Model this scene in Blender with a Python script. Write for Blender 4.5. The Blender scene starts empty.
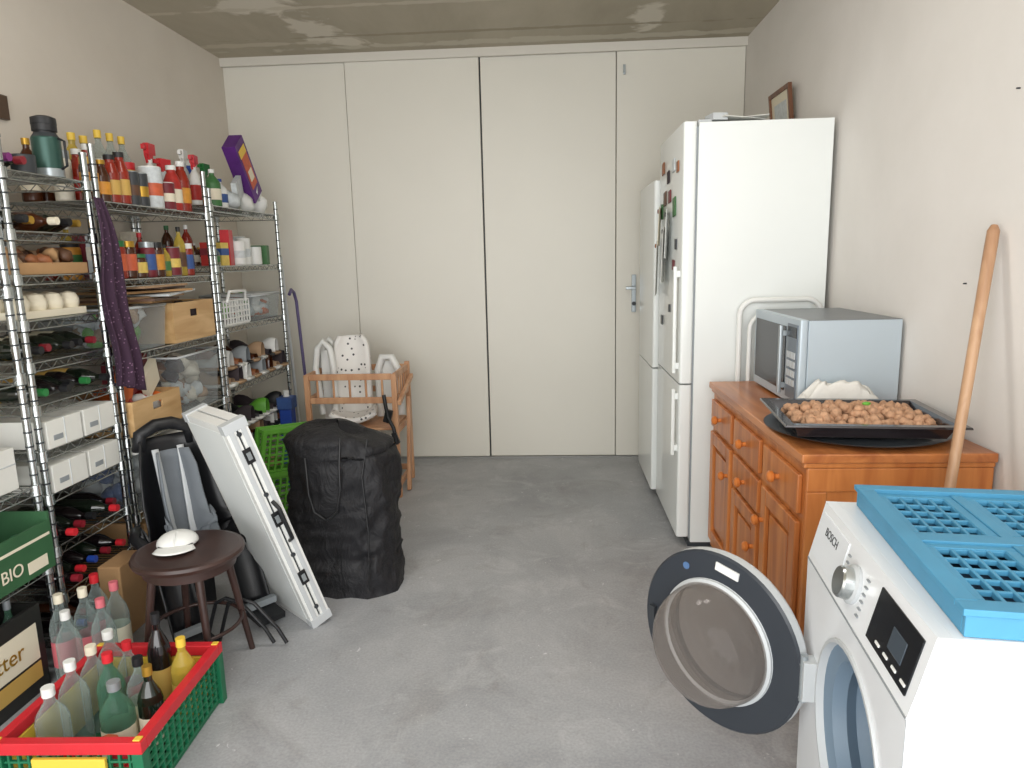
import bpy, math, random
from mathutils import Vector, Matrix, Euler, noise
random.seed(7)
S=bpy.context.scene
try:
    S.view_settings.view_transform='Standard'
    S.view_settings.look='None'
except Exception: pass

# ---------------------------------------------------------------- materials
def lin(c):
    c=c/255.0
    return c/12.92 if c<=0.04045 else ((c+0.055)/1.055)**2.4
def rgb(t): return (lin(t[0]),lin(t[1]),lin(t[2]),1)
_m={}
def mat(name,col,rough=.5,metal=0,var=.0,vs=8,bump=0,bs=60,alpha=1,emit=0,coat=0,sheen=0,spec=.5):
    if name in _m: return _m[name]
    m=bpy.data.materials.new(name);m.use_nodes=True;nt=m.node_tree;b=nt.nodes['Principled BSDF']
    b.inputs['Base Color'].default_value=rgb(col);b.inputs['Roughness'].default_value=rough;b.inputs['Metallic'].default_value=metal
    b.inputs['Specular IOR Level'].default_value=spec
    if coat: b.inputs['Coat Weight'].default_value=coat
    if alpha<1: b.inputs['Alpha'].default_value=alpha
    if sheen: b.inputs['Sheen Weight'].default_value=sheen
    if var or bump:
        tc=nt.nodes.new('ShaderNodeTexCoord')
    if var:
        n=nt.nodes.new('ShaderNodeTexNoise');n.inputs['Scale'].default_value=vs;n.inputs['Detail'].default_value=6
        nt.links.new(tc.outputs['Object'],n.inputs['Vector'])
        r=nt.nodes.new('ShaderNodeValToRGB');c=rgb(col)
        r.color_ramp.elements[0].position=.3;r.color_ramp.elements[1].position=.7
        r.color_ramp.elements[0].color=tuple([x*(1-var) for x in c[:3]]+[1]);r.color_ramp.elements[1].color=tuple([min(1,x*(1+var)) for x in c[:3]]+[1])
        nt.links.new(n.outputs['Fac'],r.inputs['Fac']);nt.links.new(r.outputs['Color'],b.inputs['Base Color'])
    if bump:
        n2=nt.nodes.new('ShaderNodeTexNoise');n2.inputs['Scale'].default_value=bs;n2.inputs['Detail'].default_value=5
        nt.links.new(tc.outputs['Object'],n2.inputs['Vector'])
        bp=nt.nodes.new('ShaderNodeBump');bp.inputs['Strength'].default_value=bump;bp.inputs['Distance'].default_value=.01
        nt.links.new(n2.outputs['Fac'],bp.inputs['Height']);nt.links.new(bp.outputs['Normal'],b.inputs['Normal'])
    _m[name]=m;return m
def glass(name,col,op=.25,rough=.05,k=.6):
    if name in _m: return _m[name]
    m=bpy.data.materials.new(name);m.use_nodes=True;nt=m.node_tree;nt.nodes.clear()
    o=nt.nodes.new('ShaderNodeOutputMaterial');tr=nt.nodes.new('ShaderNodeBsdfTransparent');pr=nt.nodes.new('ShaderNodeBsdfPrincipled')
    tr.inputs[0].default_value=tuple([.5+.5*x for x in rgb(col)[:3]]+[1])
    pr.inputs['Base Color'].default_value=rgb(col);pr.inputs['Roughness'].default_value=rough
    lw=nt.nodes.new('ShaderNodeLayerWeight');lw.inputs['Blend'].default_value=.3
    ma=nt.nodes.new('ShaderNodeMath');ma.operation='MULTIPLY_ADD';ma.inputs[1].default_value=k;ma.inputs[2].default_value=op;ma.use_clamp=True
    mx=nt.nodes.new('ShaderNodeMixShader')
    nt.links.new(lw.outputs['Facing'],ma.inputs[0]);nt.links.new(ma.outputs[0],mx.inputs[0]);nt.links.new(tr.outputs[0],mx.inputs[1]);nt.links.new(pr.outputs[0],mx.inputs[2]);nt.links.new(mx.outputs[0],o.inputs[0])
    _m[name]=m;return m
def wood(name,c1,c2,axis='Y',scale=3,rough=.45,dist=4):
    if name in _m: return _m[name]
    m=bpy.data.materials.new(name);m.use_nodes=True;nt=m.node_tree;b=nt.nodes['Principled BSDF'];b.inputs['Roughness'].default_value=rough
    tc=nt.nodes.new('ShaderNodeTexCoord');mp=nt.nodes.new('ShaderNodeMapping')
    sc={'X':(.12,1,1),'Y':(1,.12,1),'Z':(1,1,.12)}[axis];mp.inputs['Scale'].default_value=sc
    n=nt.nodes.new('ShaderNodeTexNoise');n.inputs['Scale'].default_value=scale*10;n.inputs['Detail'].default_value=6;n.inputs['Distortion'].default_value=.6
    r=nt.nodes.new('ShaderNodeValToRGB');r.color_ramp.elements[0].color=rgb(c1);r.color_ramp.elements[1].color=rgb(c2);r.color_ramp.elements[0].position=.35;r.color_ramp.elements[1].position=.65
    nt.links.new(tc.outputs['Object'],mp.inputs[0]);nt.links.new(mp.outputs[0],n.inputs['Vector']);nt.links.new(n.outputs['Fac'],r.inputs['Fac']);nt.links.new(r.outputs['Color'],b.inputs['Base Color'])
    _m[name]=m;return m

WHITE=mat('white_enamel',(232,236,234),.3,var=.02,vs=3)
WPL=mat('white_plastic',(226,227,224),.45,var=.02,vs=5)
CHROME=mat('chrome_wire',(190,195,195),.25,1)
BLACK=mat('black_plastic',(24,25,28),.45,bump=.1,bs=200)
DARK=mat('dark_grey',(52,56,60),.4)
GREY=mat('grey_plastic',(140,146,150),.5)
LGREY=mat('light_grey',(190,194,196),.45)
SILVER=mat('silver_paint',(170,178,182),.35,.6)
RED=mat('red_plastic',(200,38,48),.4,var=.08,vs=9)
GREEN=mat('green_plastic',(22,104,70),.45,var=.08,vs=9)
LIME=mat('lime_plastic',(96,165,54),.45)
YEL=mat('yellow_plastic',(228,192,70),.45)
BLUE=mat('blue_plastic',(72,144,180),.5,var=.1,vs=6)
DBLUE=mat('royal_blue',(35,70,160),.45)
ORANGE=mat('orange_card',(215,105,40),.6)
PINK=mat('pink_plastic',(214,112,122),.5)
PURPLE=mat('purple_card',(90,40,120),.5,var=.2,vs=12)
CREAM=mat('cream_label',(228,220,198),.6)
BROWN=mat('brown_glass',(70,36,18),.15)
WINE=mat('dark_wine_glass',(18,26,18),.12,coat=.5)
WINE2=mat('black_wine_glass',(20,14,16),.12,coat=.5)
TOM=mat('tomato_sauce',(140,40,24),.25,var=.15,vs=20)
CARD=mat('cardboard',(176,138,96),.8,var=.12,vs=7,bump=.15,bs=40)
WCARD=mat('white_card',(220,220,214),.7,var=.04,vs=6)
CLEAR=glass('clear_glass',(205,218,216),.08)
CLEARG=glass('green_tint_glass',(110,160,135),.18)
YGLASS=glass('yellow_oil_glass',(210,185,80),.45)
BIN=glass('clear_bin_plastic',(215,222,225),.12,.25,.3)
BGLASS=glass('bowl_glass',(164,156,150),.16,.04,.5)
GOLD=mat('gold_foil',(190,150,60),.35,.7)
OCHRE=mat('ochre_label',(196,160,84),.6)
PINE=wood('light_crate_wood',(190,150,100),(214,178,128),'Y',2)
BEECH=wood('beech_wood',(184,134,98),(208,162,124),'Z',2)
ORP=wood('orange_pine',(170,98,48),(202,130,70),'Z',1.6,.35)
ORPT=wood('orange_pine_top',(158,92,50),(194,124,70),'Y',1.6,.3)
DOORKNOB=mat('pine_knob',(200,118,56),.3)
WALNUT=mat('walnut_shell',(190,148,116),.7,var=.25,vs=60,bump=.6,bs=120)
STOOLW=mat('dark_stool_wood',(58,40,36),.35,var=.2,vs=12)

# ---------------------------------------------------------------- mesh builder
class B:
    def __init__(s): s.v=[];s.f=[];s.fm=[];s.sm=[];s.mats=[];s.M=Matrix.Identity(4)
    def mi(s,m):
        if m not in s.mats: s.mats.append(m)
        return s.mats.index(m)
    def add(s,vs,fs,m,smooth=False):
        o=len(s.v);k=s.mi(m)
        for p in vs: s.v.append(tuple(s.M@Vector(p)))
        for f in fs: s.f.append([o+i for i in f]);s.fm.append(k);s.sm.append(smooth)
    def bx(s,x0,x1,y0,y1,z0,z1,m):
        s.add([(x0,y0,z0),(x1,y0,z0),(x1,y1,z0),(x0,y1,z0),(x0,y0,z1),(x1,y0,z1),(x1,y1,z1),(x0,y1,z1)],
              [(0,3,2,1),(4,5,6,7),(0,1,5,4),(1,2,6,5),(2,3,7,6),(3,0,4,7)],m)
    def frame(s,x0,x1,y0,y1,z0,z1,w,m):
        s.bx(x0,x1,y0,y0+w,z0,z1,m);s.bx(x0,x1,y1-w,y1,z0,z1,m);s.bx(x0,x0+w,y0+w,y1-w,z0,z1,m);s.bx(x1-w,x1,y0+w,y1-w,z0,z1,m)
    def obx(s,c,size,rot,m):
        old=s.M;s.M=s.M@Matrix.Translation(c)@Euler(rot).to_matrix().to_4x4()
        a,b,d=[q/2 for q in size];s.bx(-a,a,-b,b,-d,d,m);s.M=old
    def rbx(s,x0,x1,y0,y1,z0,z1,r,m,n=4,axis='z'):
        pts=[]
        for cx,cy,a0 in ((x1-r,y1-r,0),(x0+r,y1-r,90),(x0+r,y0+r,180),(x1-r,y0+r,270)):
            for i in range(n+1):
                a=math.radians(a0+90*i/n);pts.append((cx+r*math.cos(a),cy+r*math.sin(a)))
        k=len(pts);vs=[(p[0],p[1],z0) for p in pts]+[(p[0],p[1],z1) for p in pts]
        s.add(vs,[tuple(range(k-1,-1,-1)),tuple(range(k,2*k))],m)
        s.add(vs,[(i,(i+1)%k,k+(i+1)%k,k+i) for i in range(k)],m,True)
    def lathe(s,prof,m,c=(0,0,0),n=16,axis=None,mats=None):
        old=s.M
        T=Matrix.Translation(c)
        if axis is not None: T=T@Vector(axis).normalized().to_track_quat('Z','Y').to_matrix().to_4x4()
        s.M=s.M@T
        for j in range(len(prof)-1):
            (r0,z0),(r1,z1)=prof[j],prof[j+1]
            mm=m if mats is None or mats[j] is None else mats[j]
            vs=[];
            for (r,z) in ((r0,z0),(r1,z1)):
                for i in range(n):
                    a=2*math.pi*i/n;vs.append((r*math.cos(a),r*math.sin(a),z))
            if r0<1e-6 and r1<1e-6: continue
            if r0<1e-6: s.add([(0,0,z0)]+vs[n:],[(0,1+(i+1)%n,1+i)[::-1] for i in range(n)],mm,False)
            elif r1<1e-6: s.add(vs[:n]+[(0,0,z1)],[(i,(i+1)%n,n) for i in range(n)],mm,False)
            else: s.add(vs,[(i,(i+1)%n,n+(i+1)%n,n+i) for i in range(n)],mm,True)
        s.M=old
    def cyl(s,p0,p1,r,m,r1=None,n=10):
        p0=Vector(p0);p1=Vector(p1);L=(p1-p0).length
        if L<1e-6:return
        if r1 is None:r1=r
        s.lathe([(0,0),(r,0),(r1,L),(0,L)],m,p0,n,p1-p0)
    def tube(s,pts,r,m,n=8,closed=False):
        pts=[Vector(p) for p in pts];N=len(pts);vs=[];up=None
        for i,p in enumerate(pts):
            if closed: t=(pts[(i+1)%N]-pts[i-1])
            else: t=pts[min(i+1,N-1)]-pts[max(i-1,0)]
            t.normalize()
            if up is None:
                up=t.orthogonal().normalized()
            else:
                up=(up-t*up.dot(t));
                up.normalize()
            b=t.cross(up)
            for k in range(n):
                a=2*math.pi*k/n;vs.append(p+(up*math.cos(a)+b*math.sin(a))*r)
        fs=[]
        for i in range(N if closed else N-1):
            j=(i+1)%N
            for k in range(n): fs.append((i*n+k,i*n+(k+1)%n,j*n+(k+1)%n,j*n+k))
        s.add(vs,fs,m,True)
        if not closed: s.add(vs[:n],[tuple(range(n-1,-1,-1))],m);s.add(vs[-n:],[tuple(range(n))],m)
    def ell(s,c,r,m,nu=10,nv=6,rot=(0,0,0),jit=0):
        old=s.M;s.M=s.M@Matrix.Translation(c)@Euler(rot).to_matrix().to_4x4();vs=[];fs=[]
        sd=random.random()*50
        for j in range(nv+1):
            ph=math.pi*j/nv
            for i in range(nu):
                th=2*math.pi*i/nu;q=Vector((math.sin(ph)*math.cos(th),math.sin(ph)*math.sin(th),math.cos(ph)))
                k=1+jit*noise.noise(q*1.5+Vector((sd,0,0)));vs.append((q.x*r[0]*k,q.y*r[1]*k,q.z*r[2]*k))
        for j in range(nv):
            for i in range(nu): fs.append((j*nu+i,(j+1)*nu+i,(j+1)*nu+(i+1)%nu,j*nu+(i+1)%nu))
        s.add(vs,fs,m,True);s.M=old
    def grid(s,fn,nu,nv,m,smooth=True):
        vs=[fn(i/nu,j/nv) for j in range(nv+1) for i in range(nu+1)]
        s.add(vs,[(j*(nu+1)+i,j*(nu+1)+i+1,(j+1)*(nu+1)+i+1,(j+1)*(nu+1)+i) for j in range(nv) for i in range(nu)],m,smooth)
    def lattice(s,o,u,v,nu,nv,bw,th,m,rim=None):
        o=Vector(o);u=Vector(u);v=Vector(v);U=u.normalized();V=v.normalized();N=U.cross(V)
        def bar(a,b,w,dirw,tt):
            d=dirw*w/2;t=N*tt/2
            s.add([a-d-t,b-d-t,b+d-t,a+d-t,a-d+t,b-d+t,b+d+t,a+d+t],[(0,3,2,1),(4,5,6,7),(0,1,5,4),(1,2,6,5),(2,3,7,6),(3,0,4,7)],m)
        for i in range(nu+1): bar(o+u*(i/nu),o+u*(i/nu)+v,bw,U,th)
        for j in range(nv+1): bar(o+v*(j/nv),o+v*(j/nv)+u,bw,V,th*.85)
    def obj(s,name,bevel=0,solid=0,sub=0,loc=(0,0,0),rotz=0):
        me=bpy.data.meshes.new(name);me.from_pydata(s.v,[],s.f)
        for m in s.mats: me.materials.append(m)
        for p,k,q in zip(me.polygons,s.fm,s.sm): p.material_index=k;p.use_smooth=q
        me.update();o=bpy.data.objects.new(name,me);S.collection.objects.link(o);o.location=loc;o.rotation_euler=(0,0,rotz)
        if solid: 
            md=o.modifiers.new('s','SOLIDIFY');md.thickness=solid;md.offset=0
        if bevel:
            md=o.modifiers.new('b','BEVEL');md.width=bevel;md.segments=2;md.limit_method='ANGLE';md.angle_limit=math.radians(50)
        if sub:
            md=o.modifiers.new('u','SUBSURF');md.levels=sub;md.render_levels=sub
        return o
def text(parent,st,loc,rot,size,m,name='label'):
    c=bpy.data.curves.new(name,'FONT');c.body=st;c.size=size;c.extrude=.0006;c.materials.append(m);c.align_x='CENTER';c.align_y='CENTER'
    o=bpy.data.objects.new(name,c);S.collection.objects.link(o);o.parent=parent;o.location=loc;o.rotation_euler=rot;return o

def bottle(b,x,y,z,h,r,g,cap,lab=None,fill=None,neck=.32,sh=.62,n=14):
    b.lathe([(0,0),(r*.9,0),(r,.03*h),(r,sh*h),(r*.85,(sh+.08)*h),(r*(neck+.08),(sh+.2)*h),(r*neck,(sh+.22)*h),(r*neck,.95*h),(0,.95*h)],g,(x,y,z),n)
    b.lathe([(r*(neck+.07),.9*h),(r*(neck+.07),h),(0,h)],cap,(x,y,z),10)
    if lab: b.lathe([(r*1.015,.18*h),(r*1.015,.48*h)],lab,(x,y,z),n)
    if fill: b.lathe([(0,.02*h),(r*.93,.02*h),(r*.93,sh*.9*h),(0,sh*.9*h)],fill,(x,y,z),n)
def jar(b,x,y,z,h,r,body,lid,lab=None):
    b.lathe([(0,0),(r*.95,0),(r,.04*h),(r,.78*h),(r*.85,.86*h),(0,.86*h)],body,(x,y,z),14)
    b.lathe([(r*.9,.84*h),(r*.9,h),(0,h)],lid,(x,y,z),14)
    if lab: b.lathe([(r*1.02,.2*h),(r*1.02,.65*h)],lab,(x,y,z),14)
def can(b,x,y,z,h,r,body,top=None,band=None):
    top=top or SILVER
    b.lathe([(0,0),(r*.94,0),(r,.03*h),(r,.97*h),(r*.94,h),(r*.9,.97*h),(0,.97*h)],body,(x,y,z),16,mats=[top,top,None,top,top,top])
    if band: b.lathe([(r*1.01,.3*h),(r*1.01,.6*h)],band,(x,y,z),16)
def spray(b,x,y,z,h,body,head,lab=None,a=0):
    old=b.M;b.M=b.M@Matrix.Translation((x,y,z))@Matrix.Rotation(a,4,'Z')@Matrix.Diagonal((.62,1,1,1))
    b.lathe([(0,0),(.05,0),(.054,.02*h),(.052,.45*h),(.035,.62*h),(.018,.7*h),(.018,.78*h)],body,(0,0,0),14)
    if lab: b.lathe([(.056,.1*h),(.055,.4*h)],lab,(0,0,0),14)
    b.bx(-.02,.02,-.03,.045,.84*h,h,head);b.bx(-.016,.016,-.02,.02,.76*h,.84*h,head);b.bx(-.012,.012,-.065,-.03,.9*h,.97*h,head);b.obx((0,-.035,.78*h),(.012,.012,.1*h*1.4),(.4,0,0),head)
    b.M=old

# ---------------------------------------------------------------- room
XL,XR,YB,ZC=-2.245,1.295,5.03,2.84
YF=-.7
def nodes_mat(name): 
    m=bpy.data.materials.new(name);m.use_nodes=True;return m,m.node_tree,m.node_tree.nodes['Principled BSDF']
def N(nt,t,**k):
    n=nt.nodes.new(t)
    for a,v in k.items(): setattr(n,a,v)
    return n
def noise_n(nt,tc,scale,detail=6,dist=0,rough=.5,mapsc=None):
    n=N(nt,'ShaderNodeTexNoise');n.inputs['Scale'].default_value=scale;n.inputs['Detail'].default_value=detail;n.inputs['Distortion'].default_value=dist;n.inputs['Roughness'].default_value=rough
    if mapsc:
        mp=N(nt,'ShaderNodeMapping');mp.inputs['Scale'].default_value=mapsc;nt.links.new(tc.outputs['Object'],mp.inputs[0]);nt.links.new(mp.outputs[0],n.inputs['Vector'])
    else: nt.links.new(tc.outputs['Object'],n.inputs['Vector'])
    return n
def ramp(nt,src,stops):
    r=N(nt,'ShaderNodeValToRGB');e=r.color_ramp.elements
    while len(e)<len(stops): e.new(.5)
    for q,(p,c) in zip(e,stops): q.position=p;q.color=rgb(c) if len(c)==3 else c
    nt.links.new(src,r.inputs['Fac']);return r
def mrange(nt,src,a,b_,lo,hi):
    mr=N(nt,'ShaderNodeMapRange');mr.inputs[1].default_value=a;mr.inputs[2].default_value=b_;mr.inputs[3].default_value=lo;mr.inputs[4].default_value=hi
    nt.links.new(src,mr.inputs[0]);return mr.outputs[0]
def mix(nt,a,b,fac,mode='MIX'):
    x=N(nt,'ShaderNodeMix',data_type='RGBA',blend_type=mode)
    nt.links.new(a,x.inputs[6]) if not isinstance(a,tuple) else setattr(x.inputs[6],'default_value',a)
    nt.links.new(b,x.inputs[7]) if not isinstance(b,tuple) else setattr(x.inputs[7],'default_value',b)
    nt.links.new(fac,x.inputs[0]) if not isinstance(fac,float) else setattr(x.inputs[0],'default_value',fac)
    return x.outputs[2]
def bumpn(nt,b,src,st,d=.01):
    bp=N(nt,'ShaderNodeBump');bp.inputs['Strength'].default_value=st;bp.inputs['Distance'].default_value=d;nt.links.new(src,bp.inputs['Height']);nt.links.new(bp.outputs[0],b.inputs['Normal'])
def wallmat(name,c1,c2):
    m,nt,b=nodes_mat(name);tc=N(nt,'ShaderNodeTexCoord');n=noise_n(nt,tc,1.3,8,.3,.6);r=ramp(nt,n.outputs[0],[(.3,c1),(.7,c2)])
    nt.links.new(r.outputs[0],b.inputs['Base Color']);b.inputs['Roughness'].default_value=.9
    n2=noise_n(nt,tc,30,5);bumpn(nt,b,n2.outputs[0],.12,.005);return m
WALL=wallmat('plaster_wall',(218,214,208),(228,224,219))
WALLL=wallmat('plaster_wall_warm',(214,206,194),(224,217,206))
# floor
FL,nt,b=nodes_mat('concrete_floor');tc=N(nt,'ShaderNodeTexCoord')
n=noise_n(nt,tc,1.3,9,.5,.65);base=ramp(nt,n.outputs[0],[(.32,(148,150,153)),(.5,(164,166,169)),(.66,(178,179,181))])
n2=noise_n(nt,tc,4.2,9,1.0,.7)
c=mix(nt,base.outputs[0],rgb((192,193,195)),mrange(nt,n2.outputs[0],.52,.70,0,.6))
n3=noise_n(nt,tc,13,6,2.6,.65);c=mix(nt,c,rgb((228,228,230)),mrange(nt,n3.outputs[0],.66,.70,0,.75))
n4=noise_n(nt,tc,1.9,8,.9,.65);c=mix(nt,c,rgb((128,126,124)),mrange(nt,n4.outputs[0],.55,.70,0,.5))
n6=noise_n(nt,tc,3.1,8,2.4,.7,(1,.5,1));c=mix(nt,c,rgb((136,134,132)),mrange(nt,n6.outputs[0],.58,.68,0,.35))
n5=noise_n(nt,tc,110,3);c=mix(nt,c,ramp(nt,n5.outputs[0],[(.3,(215,215,215)),(.7,(255,255,255))]).outputs[0],.6,'MULTIPLY')
nt.links.new(c,b.inputs['Base Color']);b.inputs['Roughness'].default_value=.5;bumpn(nt,b,n2.outputs[0],.10,.004)
# ceiling
CE,nt,b=nodes_mat('concrete_ceiling');tc=N(nt,'ShaderNodeTexCoord')
n=noise_n(nt,tc,2.0,8,.4,.6,(1,.35,1));base=ramp(nt,n.outputs[0],[(.3,(160,152,134)),(.7,(182,174,156))])
c=base.outputs[0]
nn=noise_n(nt,tc,7,6,.5)
sep=N(nt,'ShaderNodeSeparateXYZ');nt.links.new(tc.outputs['Object'],sep.inputs[0])
def patch(c,px,py,rx,ry,col=(214,208,194)):
    cb=N(nt,'ShaderNodeCombineXYZ')
    for q,(o_,p_,r_) in enumerate(((0,px,rx),(1,py,ry))):
        ax=N(nt,'ShaderNodeMath',operation='SUBTRACT');ax.inputs[1].default_value=p_;nt.links.new(sep.outputs[o_],ax.inputs[0])
        d=N(nt,'ShaderNodeMath',operation='DIVIDE');d.inputs[1].default_value=r_;nt.links.new(ax.outputs[0],d.inputs[0]);nt.links.new(d.outputs[0],cb.inputs[q])
    ln=N(nt,'ShaderNodeVectorMath',operation='LENGTH');nt.links.new(cb.outputs[0],ln.inputs[0])
    ad=N(nt,'ShaderNodeMath',operation='MULTIPLY_ADD');ad.inputs[1].default_value=1.8;nt.links.new(nn.outputs[0],ad.inputs[0]);nt.links.new(ln.outputs['Value'],ad.inputs[2])
    return mix(nt,c,rgb(col),mrange(nt,ad.outputs[0],1.5,1.75,.85,0))
c=patch(c,-1.42,4.48,.16,.36);c=patch(c,-1.28,4.72,.16,.16);c=patch(c,.60,4.5,.11,.34);c=patch(c,-1.60,4.02,.28,.22);c=patch(c,-.3,4.1,2.6,.035,(196,189,172));c=patch(c,-1.9,4.72,.6,.05,(196,189,172));c=patch(c,.3,4.85,2.6,.07,(196,190,174));c=patch(c,-.2,4.62,2.0,.03,(150,142,122))
nt.links.new(c,b.inputs['Base Color']);b.inputs['Roughness'].default_value=.9;bumpn(nt,b,n.outputs[0],.3,.01)

def slab(name,x0,x1,y0,y1,z0,z1,m):
    q=B();q.bx(x0,x1,y0,y1,z0,z1,m);return q.obj(name)
slab('floor',XL-.1,XR+.1,YF,YB+.1,-.1,0,FL)
slab('ceiling',XL-.1,XR+.1,YF,YB+.1,ZC,ZC+.12,CE)
slab('wall_left',XL-.1,XL,YF,YB+.1,0,ZC,WALLL)
slab('wall_right',XR,XR+.1,YF,YB+.1,0,ZC,WALL)
slab('wall_back',XL,XR,YB+.02,YB+.1,0,ZC,DARK)
DOOR=mat('cream_door',(224,221,210),.42,var=.015,vs=2)
xs=[XL,-1.395,-.468,.447,XR]
for i in range(4):
    q=B();dy=(.0,.012,.0,.012)[i];q.bx(xs[i]+(.002 if i else 0),xs[i+1]-(.009 if i==1 else .003),YB-.02-dy*.8,YB+.01,.012,ZC-.05,DOOR)
    q.obj('door_%d'%(i+1),bevel=.003)
q=B();q.bx(XL,XR,YB-.06,YB-.036,ZC-.055,ZC,mat('trim_white',(214,210,200),.5));q.obj('trim_1')
q=B();q.bx(XL,XR,YB-.04,YB+.01,0,.010,mat('door_rail',(150,150,148),.4,.5));q.obj('trim_2')
q=B();q.bx(.555,.585,YB-.05,YB-.035,1.06,1.32,SILVER);q.cyl((.57,YB-.05,1.23),(.57,YB-.09,1.23),.011,SILVER);q.bx(.51,.58,YB-.1,YB-.085,1.22,1.24,SILVER);q.cyl((.57,YB-.05,1.12),(.57,YB-.07,1.12),.014,DARK);q.obj('door_handle',bevel=.002)
q=B();q.bx(.49,.505,YB-.05,YB-.036,2.64,2.70,SILVER);q.cyl((.497,YB-.05,2.65),(.497,YB-.075,2.65),.006,SILVER);q.obj('door_hook')
q=B()
for (y,z) in ((2.29,1.34),(2.12,1.88)): q.cyl((XR,y,z),(XR-.010,y,z),.0025,DARK,n=6)
q.obj('wall_screws')

# ---------------------------------------------------------------- shelving units
def shelf_unit(y0,y1,levels,ztop,x0=-2.2,x1=-1.8):
    b=B()
    for x in (x0,x1):
        for y in (y0,y1):
            b.cyl((x,y,.02),(x,y,ztop),.0125,CHROME,n=10);b.cyl((x,y,0),(x,y,.03),.018,BLACK,n=10)
            b.lathe([(.014,0),(.014,.01),(0,.014)],CHROME,(x,y,ztop),10)
            z=.1
            while z<ztop-.03:
                b.lathe([(.0135,0),(.0135,.006)],DARK,(x,y,z),8);z+=.05
    for z in levels:
        for x in (x0,x1):
            b.tube([(x,y0,z),(x,y1,z)],.0035,CHROME,6);b.tube([(x,y0,z-.03),(x,y1,z-.03)],.003,CHROME,6)
            k=max(4,int((y1-y0)/.035));pts=[(x,y0+(y1-y0)*i/k,z-(.03 if i%2 else 0)) for i in range(k+1)];b.tube(pts,.002,CHROME,4)
        for y in (y0,y1):
            b.tube([(x0,y,z),(x1,y,z)],.0035,CHROME,6);b.tube([(x0,y,z-.03),(x1,y,z-.03)],.003,CHROME,6)
            k=12;b.tube([(x0+(x1-x0)*i/k,y,z-(.03 if i%2 else 0)) for i in range(k+1)],.002,CHROME,4)
        y=y0+.022
        while y<y1-.01:
            b.tube([(x0,y,z+.001),(x1,y,z+.001)],.0018,CHROME,4);y+=.024
        for f in (.33,.66):
            xx=x0+(x1-x0)*f;b.tube([(xx,y0,z-.003),(xx,y1,z-.003)],.0025,CHROME,4)
        for x in (x0,x1):
            for y in (y0,y1): b.lathe([(.0125,-.036),(.02,-.03),(.018,.006),(.0125,.008)],CHROME,(x,y,z),10)
    return b.obj('wire_shelving_unit')
L0=[.42,.71,1.10,1.39,1.70];L1=[.1,.28,.46,.655,.815,.98,1.13,1.275,1.43,1.58,1.78];L2=[.1,.40,.735,1.085,1.40,1.715];L3=[.1,.42,.77,1.11,1.445,1.765]
shelf_unit(1.32,2.235,L0,1.80);shelf_unit(2.285,2.715,L1,1.88);shelf_unit(2.77,3.665,L2,1.92);shelf_unit(3.71,4.615,L3,1.84)
E=.0045
def lying(name,z,ys,caps,gl,r=.037,h=.3,xf=-1.8,lab=None):
    b=B()
    for i,y in enumerate(ys):
        b.M=Matrix.Translation((xf-h+random.uniform(-.02,.05),y,z+E+r+.001))@Matrix.Rotation(math.pi/2,4,'Y')
        bottle(b,0,0,0,h,r,gl[i%len(gl)],caps[i%len(caps)],lab)
    b.M=Matrix.Identity(4);return b.obj(name)
y5=[2.335,2.415,2.5,2.585,2.665]
GCAP=mat('green_cap',(40,120,60),.4);RCAP=mat('wine_red_cap',(130,30,42),.35);PUR=mat('purple_cap',(120,40,110),.35)
lying('wine_bottles',1.78,[2.33,2.41],[PUR,RCAP],[WINE2,WINE])
lying('wine_bottles',1.58,y5,[BLACK,GOLD,CREAM],[WINE,WINE2,BROWN],lab=CREAM)
lying('wine_bottles',1.13,y5,[BLACK,RCAP,BLACK],[WINE],lab=CREAM)
lying('wine_bottles',.98,y5,[GCAP,BLACK,BLACK],[WINE,WINE2],lab=OCHRE)
lying('wine_bottles',.46,y5,[RED,RCAP,BLACK],[WINE2,WINE])
lying('wine_bottles',.28,y5,[RCAP,RED,DBLUE],[WINE2,WINE])
lying('wine_bottles',.1,y5,[DBLUE,RCAP],[WINE2,BROWN])
cols=[mat('lab_%d'%i,c_,.5,var=.15,vs=40) for i,c_ in enumerate([(170,42,36),(206,142,50),(220,214,198),(62,112,62),(52,82,140),(146,90,54),(216,188,96),(112,32,42),(200,206,208),(90,60,40),(196,92,58)])]
TAN=mat('tan_cloth',(170,140,110),.9,var=.2);DKC=mat('dark_cloth',(60,52,56),.9,var=.3)
b=B()
b.frame(-2.12,-1.82,2.31,2.69,1.43+E,1.43+.045,.008,CARD);b.bx(-2.112,-1.828,2.318,2.682,1.43+E,1.43+.012,CARD)
for i in range(46): b.ell((random.uniform(-2.08,-1.85),random.uniform(2.34,2.66),1.43+random.uniform(.04,.085)),(.033,.026,.024),random.choice([TAN,cols[5],cols[9],CARD]),8,6,(random.random(),random.random(),random.random()*3),.5)
b.obj('onion_tray')
b=B();b.bx(-2.1,-1.84,2.33,2.68,1.275+E,1.275+.03,CREAM)
for i in range(4):
    for j in range(3): b.lathe([(.030,.0),(.036,.02),(.037,.035),(.026,.058),(0,.066)],CREAM,(-1.88-j*.085,2.375+i*.088,1.302),12)
b.obj('egg_carton')
for (z,h) in ((.815,.10),(.655,.10)):
    b=B()
    for k in range(2):
        y0=2.31+k*.2;b.bx(-2.13,-1.79,y0,y0+.185,z+E,z+E+h,WCARD);b.bx(-2.125,-1.788,y0+.09,y0+.095,z+E+.002,z+E+h+.001,LGREY)
        b.bx(-1.8,-1.7885,y0+.03,y0+.08,z+.03,z+.05,GREY)
    b.obj('white_carton_boxes',bevel=.002)
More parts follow.
